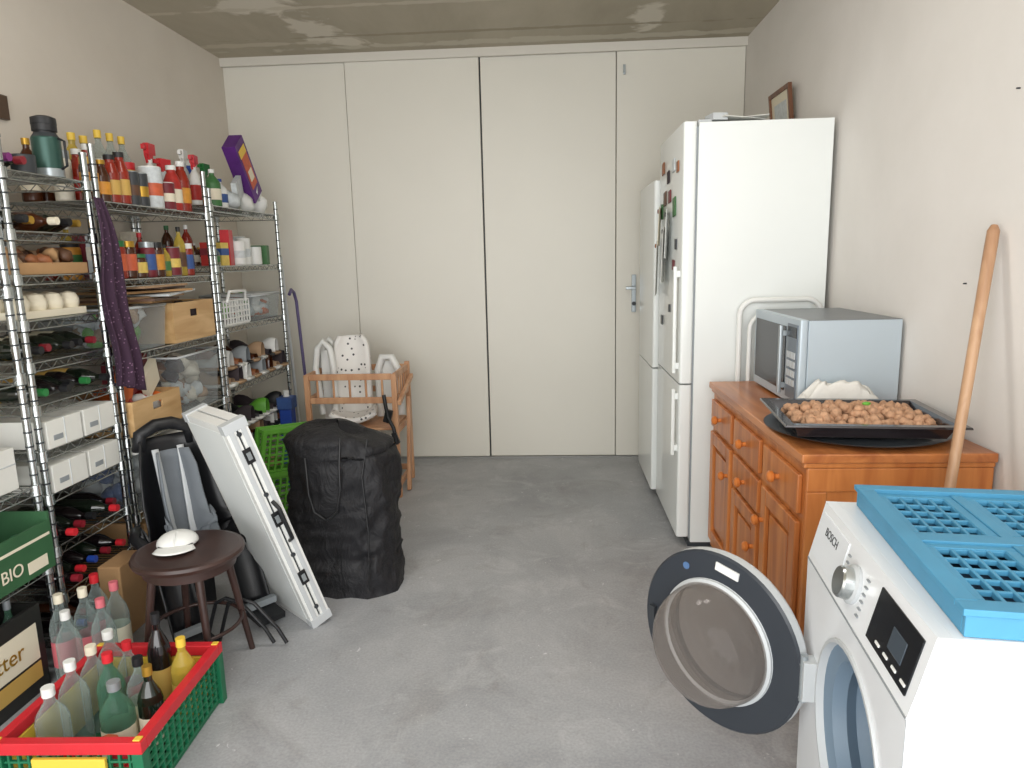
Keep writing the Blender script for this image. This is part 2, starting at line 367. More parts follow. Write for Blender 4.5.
# thermos
b=B();TG=mat('thermos_green',(52,84,76),.35,.4)
b.lathe([(0,0),(.048,0),(.050,.01),(.050,.04),(.049,.042),(.049,.15),(.047,.155),(.037,.17),(.037,.175),(.042,.177),(.042,.20),(.043,.202),(.042,.225),(.025,.232),(0,.232)],TG,(0,0,0),24,mats=[None,None,SILVER,None,None,None,DARK,BLACK,BLACK,BLACK,BLACK,BLACK,BLACK,BLACK])
b.tube([(.05,0,.15),(.072,0,.14),(.072,0,.05),(.05,0,.04)],.005,BLACK)
b.obj('thermos_flask',loc=(-1.90,2.66,1.78+E))
b=B();bottle(b,-2.12,2.36,1.78+E,.20,.04,WINE,BLACK);bottle(b,-2.12,2.47,1.78+E,.18,.045,CLEARG,BLACK);bottle(b,-2.12,2.57,1.78+E,.17,.04,WINE2,GOLD);can(b,-1.88,2.5,1.78+E,.07,.04,DARK,BLACK);b.obj('spirit_bottles')
# unit 0 contents
WK=mat('wicker_weave',(150,128,104),.8,var=.25,vs=60,bump=.5,bs=90)
b=B()
for k in range(3): b.lathe([(0,k*.012),(.15,k*.012),(.17,k*.012+.012),(.175,k*.012+.03),(.165,k*.012+.03),(.155,k*.012+.02),(0,k*.012+.01)],WK,(-1.95,2.03,1.10+E),28)
b.obj('wicker_tray')
b=B();b.lathe([(0,0),(.15,0),(.165,.03),(.155,.03),(.145,.012),(0,.01)],BROWN,(-1.96,2.04,1.39+E),28);b.obj('round_cake_tin')
b=B();b.bx(-2.15,-1.83,1.9,2.2,.71+E,.86,WCARD);b.bx(-2.15,-1.828,1.9,2.2,.80,.806,LGREY);b.obj('white_storage_box',bevel=.004)
b=B()
for i,y in enumerate((1.5,1.6,1.7,1.8)): bottle(b,-1.9,y,.71+E,.3,.038,WINE,RCAP,CREAM)
b.obj('standing_wine_bottles')
b=B()
for i,y in enumerate((1.75,1.84,1.93,2.02,2.11)): bottle(b,-1.9-.08*(i%2),y,1.70+E,.2,.036,[WINE,BROWN][i%2],BLACK,CREAM)
b.obj('spirit_bottles')
GC=mat('green_carton',(50,94,60),.6,var=.1)
b=B();z0=.42+E;x0,x1,ya,yb_=-2.12,-1.76,1.86,2.225
b.bx(x0,x1,ya,yb_,z0,z0+.01,GC);b.bx(x1-.01,x1,ya+.01,yb_-.01,z0+.01,z0+.17,GC);b.bx(x0,x0+.01,ya+.01,yb_-.01,z0+.01,z0+.17,GC);b.bx(x0,x1,ya,ya+.01,z0+.01,z0+.15,GC);b.bx(x0,x1,yb_-.01,yb_,z0+.01,z0+.2,GC)
b.bx(x1,x1+.001,ya+.01,yb_-.01,z0+.12,z0+.13,CREAM);b.bx(x1,x1+.002,2.10,2.19,z0+.02,z0+.06,CREAM)
for i in range(12): b.ell((random.uniform(x0+.06,x1-.06),random.uniform(ya+.06,yb_-.06),z0+.1),(.045,.045,.04),BROWN if i%2 else GREEN,8,6)
o=b.obj('fruit_carton_crate',bevel=.002);text(o,'BIO',(x1+.003,2.03,z0+.055),(math.pi/2,0,math.pi/2),.06,CREAM)
# beverage crate
b=B();BK=mat('crate_black',(30,30,28),.5)
x0,x1,ya,yb_=-2.17,-1.80,1.72,2.17
b.bx(x0,x1,ya,yb_,0.0,.02,BK);b.frame(x0,x1,ya,yb_,.02,.31,.015,BK)
b.bx(x1,x1+.002,ya+.03,yb_-.03,.05,.11,OCHRE);b.bx(x1,x1+.002,ya+.03,yb_-.03,.12,.25,CREAM);b.bx(x0+.03,x1-.03,ya-.002,ya,.05,.14,OCHRE)
for i in range(4):
    for j in range(5): bottle(b,x0+.06+i*.082,ya+.06+j*.082,.02,.33,.03,CLEARG if (i+j)%2 else WINE,SILVER)
o=b.obj('beer_crate');text(o,'Bitter',(x1+.004,1.98,.185),(math.pi/2,0,math.pi/2),.08,GOLD)
b=B()
for (x,y,h,g,cp,lb) in [(-1.60,2.20,.31,CLEAR,PINK,None),(-1.69,2.24,.33,CLEAR,CREAM,PINK),(-1.62,2.31,.32,CLEAR,PINK,CREAM),(-1.72,2.35,.33,CLEAR,RED,PINK),(-1.76,2.21,.32,CLEAR,CREAM,PINK),(-1.68,2.13,.30,CLEAR,WPL,None)]:
    bottle(b,x,y,0,h,.04,g,cp,lb)
b.obj('soda_bottles')
# ---- pantry
lids=[SILVER,GOLD,RED,mat('lid_green',(40,110,60),.4),WPL,BLACK]
def pantry(name,y0,y1,z,hmax,kinds='jcbo',rows=(-1.87,-1.98,-2.09),hmin=.08):
    b=B()
    for x in rows:
        y=y0+.04+random.random()*.02
        while y<y1-.04:
            k=random.choice(kinds);h=random.uniform(hmin,hmax);r=random.uniform(.026,.04);c1=random.choice(cols);c2=random.choice(cols);l=random.choice(lids)
            if k=='j': jar(b,x,y,z+E,min(h,.16),r,random.choice([BROWN,TOM,CLEARG,c1]),l,c2)
            elif k=='c': can(b,x,y,z+E,min(h,.14),r,c1,None,c2)
            elif k=='b':
                w=r*1.9;rz=random.uniform(-.25,.25);b.obx((x,y,z+E+h/2),(w,w,h),(0,0,rz),c1);b.obx((x,y,z+E+h*.6),(w+.003,w+.003,h*.3),(0,0,rz),c2)
            else: bottle(b,x,y,z+E,min(h*1.15,hmax*1.1),r*.9,random.choice([BROWN,YGLASS,CLEAR,TOM]),l,c2)
            y+=2*r+.006
    return b.obj(name)
pantry('jars_and_cans',2.79,3.65,1.40,.22,hmin=.10)
pantry('pantry_jars',3.73,3.98,1.445,.2,'bo')
b=B()
can(b,-1.86,4.13,1.445+E,.14,.045,WPL,WPL,cols[8]);can(b,-1.87,4.24,1.445+E,.16,.04,WPL,WPL,cols[8]);can(b,-1.86,4.36,1.445+E,.11,.045,WPL,LGREY);can(b,-2.0,4.3,1.445+E,.15,.05,cols[3],WPL);b.obx((-1.87,4.02,1.445+E+.1),(.05,.09,.2),(0,0,.2),RED);can(b,-2.0,4.45,1.445+E,.18,.05,cols[8],WPL,cols[0])
b.obj('supplement_tubs')
b=B();b.obx((-1.88,4.5,1.51),(.1,.08,.12),(0,0,.2),cols[3]);b.obj('green_packet')
# top of unit 2
b=B();zt=1.715+E
jar(b,-1.86,2.83,zt,.17,.034,BROWN,GOLD,cols[1]);jar(b,-1.97,2.83,zt,.2,.036,cols[2],SILVER)
for y,h,cp in ((2.905,.17,GOLD),(2.975,.2,BLACK),(3.045,.22,BLACK)): bottle(b,-1.86,y,zt,h,.034,TOM if h>.18 else BROWN,cp,cols[1] if h<.2 else OCHRE,neck=.55)
for y,h in ((2.93,.22),(3.0,.25),(3.08,.2)): bottle(b,-1.97,y,zt,h,.034,TOM,WPL,cols[0],neck=.5)
for y in (3.12,3.19): can(b,-1.86,y,zt,.15,.032,DARK,SILVER,[cols[9],GOLD][y>3.15])
can(b,-1.87,3.29,zt,.19,.052,cols[8],WPL,cols[10]);can(b,-1.86,3.40,zt,.13,.04,cols[7],WPL,CREAM);can(b,-1.97,3.17,zt,.17,.04,cols[1],WPL,RED);jar(b,-1.97,3.28,zt,.21,.04,cols[6],RED)
b.obj('sauce_bottles_and_cans')
b=B()
for y in (3.06,3.14): bottle(b,-2.07,y,zt,.31,.042,YGLASS,YEL,cols[6])
for y in (3.23,3.32,3.41): bottle(b,-2.06,y,zt,.35,.04,CLEAR,YEL,None)
for y in (2.82,2.9,2.98): bottle(b,-2.1,y,zt,.25,.038,BROWN,GOLD,CREAM)
b.obj('cooking_oil_bottles')
b=B();bottle(b,-1.87,3.485,zt,.22,.042,cols[0],WPL,CREAM,neck=.5);spray(b,-1.98,3.5,zt,.33,WPL,RED,cols[2],.1);bottle(b,-1.87,3.575,zt,.25,.04,TOM,WPL,cols[1],neck=.5);spray(b,-1.97,3.60,zt,.27,cols[8],RED,cols[4],-.2);b.obj('spray_bottles')
zt3=1.765+E
b=B();spray(b,-1.9,3.78,zt3,.26,WPL,RED,cols[0],.2);spray(b,-1.99,3.85,zt3,.3,cols[8],WPL,cols[4],.2);bottle(b,-1.86,3.89,zt3,.2,.042,cols[3],WPL,CREAM);bottle(b,-1.87,3.99,zt3,.16,.042,WPL,DBLUE,cols[4]);bottle(b,-2.03,3.97,zt3,.26,.045,DBLUE,WPL,CREAM);spray(b,-2.0,4.1,zt3,.26,cols[3],GCAP,CREAM);b.obj('cleaning_bottles')
b=B();r30=math.radians(38);b.obx((-1.86,4.30,zt3+.245),(.08,.14,.38),(r30,0,0),PURPLE);b.obx((-1.818,4.30,zt3+.245),(.003,.09,.22),(r30,0,0),cols[10]);b.obx((-1.817,4.32,zt3+.22),(.003,.06,.07),(r30,0,0),CREAM);b.obx((-1.817,4.22,zt3+.34),(.003,.10,.05),(r30,0,0),YEL);b.obj('cleaner_carton',bevel=.003)
b=B()
for i,(y,cc) in enumerate(((4.08,cols[8]),(4.2,LIME),(4.3,WPL),(4.42,cols[8]),(4.5,WPL))): b.ell((-1.88-.05*(i%2),y,zt3+.055),(.08,.07,.055),cc,10,6,(0,.3*i,.4*i),.5)
b.obx((-1.85,4.18,zt3+.12),(.03,.16,.12),(.4,0,.2),cols[8]);b.obx((-1.84,4.45,zt3+.13),(.02,.12,.09),(-.5,0,.2),WPL)
b.obj('sponge_packets')
def wbox(name,x0,x1,ya,yb_,z,h,m=PINE,fill=None):
    b=B();t=.01;b.bx(x0,x1,ya,yb_,z,z+t,m)
    yc=(ya+yb_)/2;hh=h*.72
    b.bx(x1-t,x1,ya,yc-.04,z+t,z+h,m);b.bx(x1-t,x1,yc+.04,yb_,z+t,z+h,m);b.bx(x1-t,x1,yc-.04,yc+.04,z+t,z+hh-.02,m);b.bx(x1-t,x1,yc-.04,yc+.04,z+hh+.015,z+h,m)
    b.bx(x0,x0+t,ya,yb_,z+t,z+h,m);b.bx(x0+t,x1-t,ya,ya+t,z+t,z+h,m);b.bx(x0+t,x1-t,yb_-t,yb_,z+t,z+h,m)
    if fill:
        for i in range(16): b.ell((random.uniform(x0+.05,x1-.05),random.uniform(ya+.05,yb_-.05),z+h*random.uniform(.6,.95)),(.05,.04,.04),random.choice(fill),8,6,(random.random(),random.random(),0),.5)
    return b.obj(name)
def cbin(name,x0,x1,ya,yb_,z,h,fill,lid=None):
    b=B();t=.004
    b.bx(x0+.015,x1-.015,ya+.015,yb_-.015,z,z+t,BIN)
    def wq(a,c,d,e): b.add([a,c,d,e],[(0,1,2,3)],BIN)
    i=.015
    wq((x0+i,ya+i,z+t),(x1-i,ya+i,z+t),(x1,ya,z+h),(x0,ya,z+h));wq((x1-i,ya+i,z+t),(x1-i,yb_-i,z+t),(x1,yb_,z+h),(x1,ya,z+h))
    wq((x1-i,yb_-i,z+t),(x0+i,yb_-i,z+t),(x0,yb_,z+h),(x1,yb_,z+h));wq((x0+i,yb_-i,z+t),(x0+i,ya+i,z+t),(x0,ya,z+h),(x0,yb_,z+h))
    b.tube([(x0,ya,z+h),(x1,ya,z+h),(x1,yb_,z+h),(x0,yb_,z+h)],.006,lid or LGREY,6,True)
    if lid: b.bx(x0,x1,ya,yb_,z+h,z+h+.012,lid)
    for k in range(46): b.ell((random.uniform(x0+.07,x1-.06),random.uniform(ya+.06,yb_-.06),z+random.uniform(.05,h*.88)),(.05,.045,.035),random.choice(fill),8,6,(random.random(),random.random(),random.random()*3),.5)
    return b.obj(name)
cbin('clear_storage_bin',-2.15,-1.8,2.80,3.18,1.085+E,.19,[WPL,TAN,cols[8],LIME,cols[0]],None)
wbox('wooden_storage_crate',-2.15,-1.79,3.22,3.62,1.085+E,.19,PINE,[TAN,CARD,DKC])
b=B()
for k in range(7): b.obx((-1.95+random.uniform(-.03,.03),3.2+random.uniform(-.1,.1),1.292+.012*k),(.3,.4,.01),(random.uniform(-.03,.03),0,random.uniform(-.3,.3)),[CARD,cols[9],TAN,cols[8]][k%4])
b.obj('flattened_cartons')
wbox('wooden_storage_crate',-2.15,-1.77,2.79,3.17,.735+E,.15,PINE,[ORANGE,cols[0],WPL])
cbin('clear_storage_bin',-2.15,-1.79,3.21,3.62,.735+E,.28,[TAN,DKC,cols[8],cols[5],cols[2]],None)
b=B();b.obx((-1.93,3.02,.98),(.12,.2,.14),(.15,.1,.2),cols[7]);b.obx((-1.86,2.88,.93),(.04,.12,.14),(-.4,.1,.2),ORANGE);b.obx((-1.85,3.07,.95),(.03,.14,.12),(.5,.1,.2),CREAM);b.obj('snack_packets')
cbin('clear_storage_bin',-2.15,-1.79,2.80,3.2,.40+E,.26,[WPL,cols[8],LGREY,cols[4]],WPL)
cbin('clear_storage_bin',-2.15,-1.79,3.24,3.63,.40+E,.26,[WPL,TAN,LGREY],WPL)
b=B();b.bx(-2.12,-1.8,2.82,3.2,.1+E,.34,CARD);b.bx(-2.12,-1.8,3.25,3.62,.1+E,.30,DARK);b.obj('cardboard_carton',bevel=.003)
# unit 3
b=B();z=1.11+E;b.lattice((-1.8,3.76,z+.01),(0,.32,0),(0,0,.13),9,4,.008,.006,WPL);b.lattice((-2.1,3.76,z+.01),(.3,0,0),(0,0,.13),8,4,.008,.006,WPL);b.lattice((-2.1,4.08,z+.01),(.3,0,0),(0,0,.13),8,4,.008,.006,WPL);b.lattice((-2.1,3.76,z+.01),(0,.32,0),(0,0,.13),9,4,.008,.006,WPL);b.bx(-2.1,-1.8,3.76,4.08,z,z+.008,WPL)
b.tube([(-1.8,3.80,z+.13),(-1.79,3.82,z+.19),(-1.79,4.02,z+.19),(-1.8,4.04,z+.13)],.009,WPL)
for k in range(10): b.ell((random.uniform(-2.03,-1.87),random.uniform(3.83,4.0),z+.06+.01*(k%3)),(.05,.04,.04),random.choice([WPL,LIME,DKC]),8,6,(k,k,0),.4)
b.obj('plastic_basket')
cbin('clear_storage_bin',-2.12,-1.8,4.13,4.56,1.11+E,.15,[LIME,cols[8],ORANGE,WPL],LGREY)
def shoe(b,x,y,z,m,s=1,a=0,sole=WPL):
    old=b.M;b.M=b.M@Matrix.Translation((x,y,z))@Matrix.Rotation(a,4,'Z')@Matrix.Scale(s,4)
    def hw_(v): return (.047+.012*math.sin(v*3.1))*(.6+.4*max(0,math.sin(math.pi*(v*.94+.03)))**.5)
    b.grid(lambda u,v:(((v-.5)*.27),(math.cos(u*math.pi)*hw_(v)*.9),.018+math.sin(u*math.pi)**.6*(.045+.055*max(0,1-((v-.12)/.35)**2) if v<.47 else .045)*(1 if v<.9 else .75)),10,10,m)
    for zz in (0,.022): b.grid(lambda u,v:((v-.5)*.285,(u-.5)*2*hw_(v),zz),4,10,sole)
    b.tube([((v-.5)*.285,sg*hw_(v),.011) for sg,vs in ((1,[i/8 for i in range(9)]),(-1,[1-i/8 for i in range(9)])) for v in vs],.011,sole,6,True)
    b.M=old
sc=[TAN,DKC,WPL,cols[5],GREY,BROWN]
b=B()
for i in range(8): shoe(b,-1.93,3.79+i*.11,.77+E+.001,sc[i%6],.95,math.pi if i%3 else 0,[WPL,TAN][i%2])
for i in range(7): shoe(b,-1.95,3.84+i*.11,.77+.09+E,sc[(i+2)%6],.95,0 if i%2 else math.pi,[TAN,WPL,BLACK][i%3])
b.obj('shoes')
b=B()
for i in range(8): shoe(b,-1.93,3.79+i*.11,.42+E+.001,sc[(i+3)%6],.95,math.pi if i%2 else 0,BLACK)
for i in range(6): shoe(b,-1.93,3.9+i*.11,.42+.09+E,[LIME,DKC,BLACK][i%3],.95,math.pi if i%2 else 0)
b.obj('shoes')
b=B()
for i in range(8): shoe(b,-1.93,3.79+i*.11,.1+E+.001,sc[(i+1)%6],.95,math.pi if i%2 else 0)
b.obj('shoes')
b=B();b.bx(-1.78,-1.70,4.35,4.43,0,.52,DBLUE);b.bx(-1.79,-1.69,4.34,4.44,.52,.60,cols[4]);b.cyl((-1.74,4.39,.6),(-1.74,4.39,.64),.02,WPL);b.obj('blue_carton',bevel=.006)
# scarf
SC,nt_,b_=nodes_mat('purple_dotted_cloth');tc=N(nt_,'ShaderNodeTexCoord');vo=N(nt_,'ShaderNodeTexVoronoi');vo.inputs['Scale'].default_value=70;nt_.links.new(tc.outputs['Object'],vo.inputs['Vector'])
r=ramp(nt_,vo.outputs['Distance'],[(.16,(128,96,122)),(.24,(58,36,56))]);nt_.links.new(r.outputs[0],b_.inputs['Base Color']);b_.inputs['Roughness'].default_value=.9
b=B()
def sf(u,v):
    w=(.05+.14*min(1,v*2.2))*(1-.12*v);z=1.72-v*.74-.05*u*v;yy=2.70+.06*v+ (u-.35)*w*1.0;xx=-1.757+.022*math.sin(u*16+v*3)*(.3+v)+.012*math.sin(v*9)
    return (xx,yy,z)
b.grid(sf,28,30,SC);b.obj('hanging_scarf',solid=.004)
b=B();PS=mat('purple_stick',(90,80,120),.4)
b.tube([(-1.70,4.70,0),(-1.71,4.69,.6),(-1.73,4.675,1.2),(-1.735,4.655,1.26),(-1.735,4.61,1.28),(-1.735,4.57,1.25)],.011,PS,8);b.obj('walking_stick')
b=B();b.cyl((-1.82,4.80,.2),(-1.82,4.69,1.5),.011,LGREY);b.obx((-1.82,4.82,.18),(.05,.26,.05),(0,0,0),GCAP)
for i in range(14): b.cyl((-1.82,4.70+i*.018,.17),(-1.82,4.69+i*.0195,.0),.008,LIME,n=5)
b.obj('broom')
b=B();b.frame(XL+.001,XL+.02,2.6,2.92,2.06,2.155,.01,mat('frame_dark',(80,60,45),.4));b.bx(XL+.001,XL+.012,2.61,2.91,2.062,2.15,CREAM);b.obj('picture_frame')

# ---------------------------------------------------------------- fridge freezer
FW=mat('fridge_white',(230,234,232),.28,var=.01,vs=2,coat=.3)
def fridge(x0,x1,y0,y1,H,zs,name,mag):
    b=B();d=.06
    b.bx(x0+d+.008,x1,y0,y1,.03,H-.004,FW);b.bx(x0+d,x0+d+.008,y0+.01,y1-.01,.05,H-.02,GREY)
    for (a,c) in ((.06,zs-.004),(zs+.004,H)):
        b.rbx(x0,x0+d,y0,y1,a,c,.012,FW)
    b.bx(x0+d,x1,y0+.02,y1-.02,0.0,.03,DARK)
    if mag:
        b.bx(x0+d+.01,x0+d+.07,y0+.03,y0+.1,H-.004,H+.012,LGREY)
        for (a,c) in ((zs+.05,zs+.56),(zs-.36,zs-.03)):
            b.rbx(x0-.030,x0-.012,y0+.03,y0+.055,a,c,.006,FW);b.bx(x0-.02,x0+.002,y0+.032,y0+.053,a+.02,a+.05,FW);b.bx(x0-.02,x0+.002,y0+.032,y0+.053,c-.05,c-.02,FW)
        for (y,z,w,h,m_) in [(3.75,1.45,.2,.28,WCARD),(3.98,1.38,.12,.3,WCARD),(3.66,1.55,.16,.24,WPL),(3.90,1.6,.14,.2,CREAM)]:
            b.obx((x0-.024,y,z),(.003,w,h),(random.uniform(-.1,.1),.03,-.22),m_)
        for (y,z,w,h,m_) in [(3.56,1.68,.07,.09,cols[3]),(3.48,1.86,.05,.05,cols[5]),(3.6,1.88,.06,.06,cols[8]),(3.75,1.84,.06,.06,DKC),(3.85,1.74,.07,.07,cols[9]),(3.7,1.74,.06,.06,cols[7]),(3.95,1.68,.06,.08,cols[3]),(3.5,1.5,.04,.05,DARK),(3.56,1.40,.05,.05,cols[7]),(3.92,1.9,.06,.06,cols[5]),(3.66,1.18,.04,.04,DARK),(3.9,1.1,.05,.05,DARK)]:
            b.obx((x0-.004,y,z),(.006,w,h),(random.uniform(-.12,.12),0,0),m_)
        for (y,z) in ((3.75,1.57),(3.98,1.5),(3.66,1.65),(3.9,1.68)): b.cyl((x0-.02,y,z),(x0-.034,y,z),.011,random.choice([DARK,cols[7],cols[5],cols[4]]),n=8)
    return b.obj(name,bevel=.004)
o=fridge(.604,1.268,3.358,4.06,2.04,.835,'fridge_freezer',True)
fridge(.578,1.268,4.09,4.72,1.86,.80,'upright_freezer',False)
b=B();b.obx((.86,3.45,2.054),(.2,.16,.003),(.0,.06,.25),WCARD);b.obx((.93,3.42,2.056),(.12,.14,.002),(.02,-.04,-.2),WCARD);b.obx((.76,3.42,2.062),(.07,.09,.03),(0,0,.2),LGREY);b.obj('paper_sheets')
b=B();FRM=wood('frame_wood',(96,58,36),(130,84,54),'Z',2)
b.M=Matrix.Translation((1.262,4.1,2.18))@Matrix.Rotation(math.radians(-6),4,'Y')
for (y0,y1,z0,z1) in ((-.17,.17,-.14,-.118),(-.17,.17,.118,.14),(-.17,-.148,-.118,.118),(.148,.17,-.118,.118)): b.bx(-.012,.008,y0,y1,z0,z1,FRM)
b.bx(-.002,.006,-.15,.15,-.12,.12,CREAM);b.bx(-.004,-.002,-.1,.1,-.07,.07,cols[8]);b.M=Matrix.Identity(4);b.obj('picture_frame',bevel=.002)

# step ladder folded
b=B()
def loop(x0,x1,zt,y,r=.07,yl=0):
    pts=[(x0,y+yl,0),(x0,y,zt-r)]
    for i in range(1,6):
        a=math.radians(180-90*i/5);pts.append((x0+r+r*math.cos(a),y,zt-r+r*math.sin(a)))
    for i in range(0,6):
        a=math.radians(90-90*i/5);pts.append((x1-r+r*math.cos(a),y,zt-r+r*math.sin(a)))
    pts.append((x1,y+yl,0));return pts
b.tube(loop(.87,1.24,1.235,3.32),.013,WPL,10);b.tube(loop(.91,1.20,1.17,3.292),.011,WPL,10)
for z in (.25,.55): b.bx(.885,1.225,3.285,3.325,z,z+.02,WPL)
b.obj('folding_step_ladder')

# ---------------------------------------------------------------- dresser
b=B();x0,x1,y0,y1,H=.750,1.285,2.055,3.265,.862
b.bx(x0,x1,y0,y1,.06,H-.045,ORP)
b.bx(x0+.02,x1-.01,y0+.02,y1-.02,0,.06,ORP)
b.bx(x0-.022,x1,y0-.022,y1+.01,H-.028,H,ORPT)
b.bx(x0-.012,x1,y0-.012,y1,H-.045,H-.028,ORP)
W=(y1-y0)/3
KN=[(.009,0),(.009,.012),(.019,.02),(.02,.03),(.012,.038),(0,.04)]
for i in range(3):
    ya=y0+W*i+.025;yb_=y0+W*(i+1)-.025
    b.bx(x0-.016,x0,ya,yb_,H-.2,H-.075,ORP)
    b.lathe(KN,DOORKNOB,(x0-.016,(ya+yb_)/2,H-.137),12,(-1,0,0))
    za,zb=.11,H-.225
    if i==1:
        zz=(H-.225-.125);b.bx(x0-.016,x0,ya,yb_,zz,H-.225,ORP);b.lathe(KN,DOORKNOB,(x0-.016,(ya+yb_)/2,zz+.06),12,(-1,0,0));zb=zz-.02
    fr=.055
    b.bx(x0-.018,x0,ya,ya+fr,za,zb,ORP);b.bx(x0-.018,x0,yb_-fr,yb_,za,zb,ORP);b.bx(x0-.018,x0,ya+fr,yb_-fr,za,za+fr,ORP);b.bx(x0-.018,x0,ya+fr,yb_-fr,zb-fr,zb,ORP)
    b.bx(x0-.010,x0,ya+fr+.025,yb_-fr-.025,za+fr+.025,zb-fr-.025,ORP)
    kx=yb_-.028 if i==0 else ya+.028
    b.lathe(KN,DOORKNOB,(x0-.018,kx,zb-.12),12,(-1,0,0))
b.bx(x0,x0+.06,y0-.008,y0,.06,H-.12,ORP);b.bx(x1-.06,x1,y0-.008,y0,.06,H-.12,ORP);b.bx(x0,x1,y0-.008,y0,H-.12,H-.046,ORP)
b.obj('sideboard_cabinet',bevel=.004)

# ---------------------------------------------------------------- microwave
b=B();MS=mat('microwave_silver',(184,196,204),.4,.25);MT=mat('microwave_top',(126,130,134),.4,.4)
x0,x1,y0,y1,z0,z1=.925,1.28,2.64,3.215,.875,1.20
b.bx(x0+.02,x1,y0,y1,z0,z1-.002,MS);b.bx(x0+.02,x1,y0+.003,y1-.003,z1-.002,z1,MT)
b.rbx(x0-.012,x0+.02,y0,y1,z0,z1,.008,MS)
BG=mat('microwave_glass',(16,19,24),.25,spec=.3)
b.bx(x0-.016,x0-.012,y0+.15,y1-.03,z0+.035,z1-.035,BG);b.bx(x0-.016,x0-.012,y0+.015,y0+.125,z0+.02,z1-.02,mat('mw_panel',(110,120,130),.35,.3))
b.bx(x0-.018,x0-.016,y0+.02,y0+.12,z1-.07,z1-.03,BG)
for k in range(4):
    for l in range(3): b.bx(x0-.02,x0-.016,y0+.025+l*.032,y0+.05+l*.032,z0+.07+k*.035,z0+.095+k*.035,LGREY)
b.rbx(x0-.045,x0-.03,y0+.128,y0+.145,z0+.03,z1-.03,.005,SILVER);b.bx(x0-.035,x0-.012,y0+.13,y0+.143,z0+.05,z0+.07,SILVER);b.bx(x0-.035,x0-.012,y0+.13,y0+.143,z1-.07,z1-.05,SILVER)
for x in (x0+.05,x1-.04):
    for y in (y0+.04,y1-.04): b.cyl((x,y,.8625),(x,y,z0),.014,BLACK)
b.obj('microwave_oven',bevel=.005)
# trays
b=B();b.lathe([(0,0),(.23,0),(.25,.004),(.285,.014),(.290,.017),(.278,.015),(.245,.008),(0,.006)],mat('dark_pewter',(96,104,112),.3,.55),(0,0,0),48)
o=b.obj('oval_serving_tray',loc=(.995,2.325,.8635));o.scale=(.98,.97,1)
b=B();TR=mat('enamel_black',(38,32,34),.22,coat=.4)
w,l,h=.245,.195,.045
def ring(s,z,g=0): return [(-w*s-g,-l*s-g,z),(w*s+g,-l*s-g,z),(w*s+g,l*s+g,z),(-w*s-g,l*s+g,z)]
v=ring(.86,0)+ring(.95,h)+ring(.97,h,.022)+ring(.97,h-.006,.024)
fs=[(0,1,2,3)]
for k in (0,4,8):
    for i in range(4): fs.append((k+i,k+(i+1)%4,k+4+(i+1)%4,k+4+i))
b.add(v,fs,TR);
TL=(.985,2.30,.886);TRZ=math.radians(-6)
b.obj('baking_tray',solid=.002,bevel=.004,loc=TL,rotz=TRZ)
b=B()
for k in range(320):
    x=random.uniform(-.195,.195);y=random.uniform(-.15,.15);e=max(abs(x)/.195,abs(y)/.15);lay=random.random()
    z=.018+ (1-e*.6)*.05*lay
    r=random.uniform(.014,.018);b.ell((x,y,z),(r,r,r*.92),WALNUT,8,6,(random.random()*3,random.random()*3,0),.25)
b.ell((.02,-.04,.08),(.014,.008,.006),LIME,8,6)
b.obj('walnuts',loc=TL,rotz=TRZ)
b=B();CL=mat('white_cloth',(222,220,214),.9,bump=.3,bs=30)
def cf(u,v):
    x=-.16+.32*u;y=-.045+.09*v;e=max(0,1-(2*u-1)**4)*max(0,1-(2*v-1)**4)
    n_=noise.noise(Vector((u*4,v*3,2)));n2=noise.noise(Vector((u*9,v*7,5)))
    return (x+.02*n2,y+.01*n_,.002+e*(.07+.08*n_+.03*n2))
b.grid(cf,26,18,CL);b.obj('crumpled_cloth',loc=(1.04,2.575,.884),solid=.003)
b=B();HW=wood('handle_wood',(164,124,92),(192,154,120),'Z',2)
p0=Vector((.96,1.80,0));p1=Vector((1.268,2.13,1.52));b.lathe([(0,0),(.012,.0),(.0135,.05),(.0140,.6),(.0155,1.3),(.017,1.5),(.0165,1.56),(.009,1.577),(0,1.58)],HW,p0,14,p1-p0);b.obj('wooden_broom_handle')

# ---------------------------------------------------------------- washing machine
b=B();WM=mat('washer_white',(232,235,238),.28,var=.01,vs=2,coat=.3)
hw=.315;Hh=.85;D=.6;yc,zc,R=-.035,.445,.205;zt_=.705
b.bx(.06,D,-hw,hw,Hh-.02,Hh,WM)
for sy in (-1,1):
    ya,yb_=sorted((sy*hw,sy*(hw-.01)))
    b.bx(.02,D-.01,ya,yb_,.02,zt_,WM);b.bx(.06,D-.01,ya,yb_,zt_,Hh-.02,WM)
b.bx(D-.01,D,-hw,hw,.02,Hh-.02,WM);b.bx(.02,D,-hw,hw,0.0,.02,WM)
n=48;vs=[];fs=[]
def sq(a):
    cx,cy=math.cos(a),math.sin(a);ts=[]
    if cx>1e-9: ts.append((hw-yc)/cx)
    if cx<-1e-9: ts.append((-hw-yc)/cx)
    if cy>1e-9: ts.append((zt_-zc)/cy)
    if cy<-1e-9: ts.append((0-zc)/cy)
    t=min(ts);return (yc+t*cx,zc+t*cy)
angs=sorted([2*math.pi*i/n for i in range(n)]+[math.atan2(zz-zc,yy-yc)%(2*math.pi) for yy in(-hw,hw) for zz in(0,zt_)])
k=len(angs)
for a in angs:
    q=sq(a);vs.append((0,q[0],q[1]))
for a in angs: vs.append((0,yc+R*math.cos(a),zc+R*math.sin(a)))
for i in range(k): fs.append((i,k+i,k+(i+1)%k,(i+1)%k))
b.add(vs,fs,WM)
b.bx(0.001,.02,-hw,-hw+.003,0,zt_-.001,WM);b.bx(0.001,.02,hw-.003,hw,0,zt_-.001,WM)
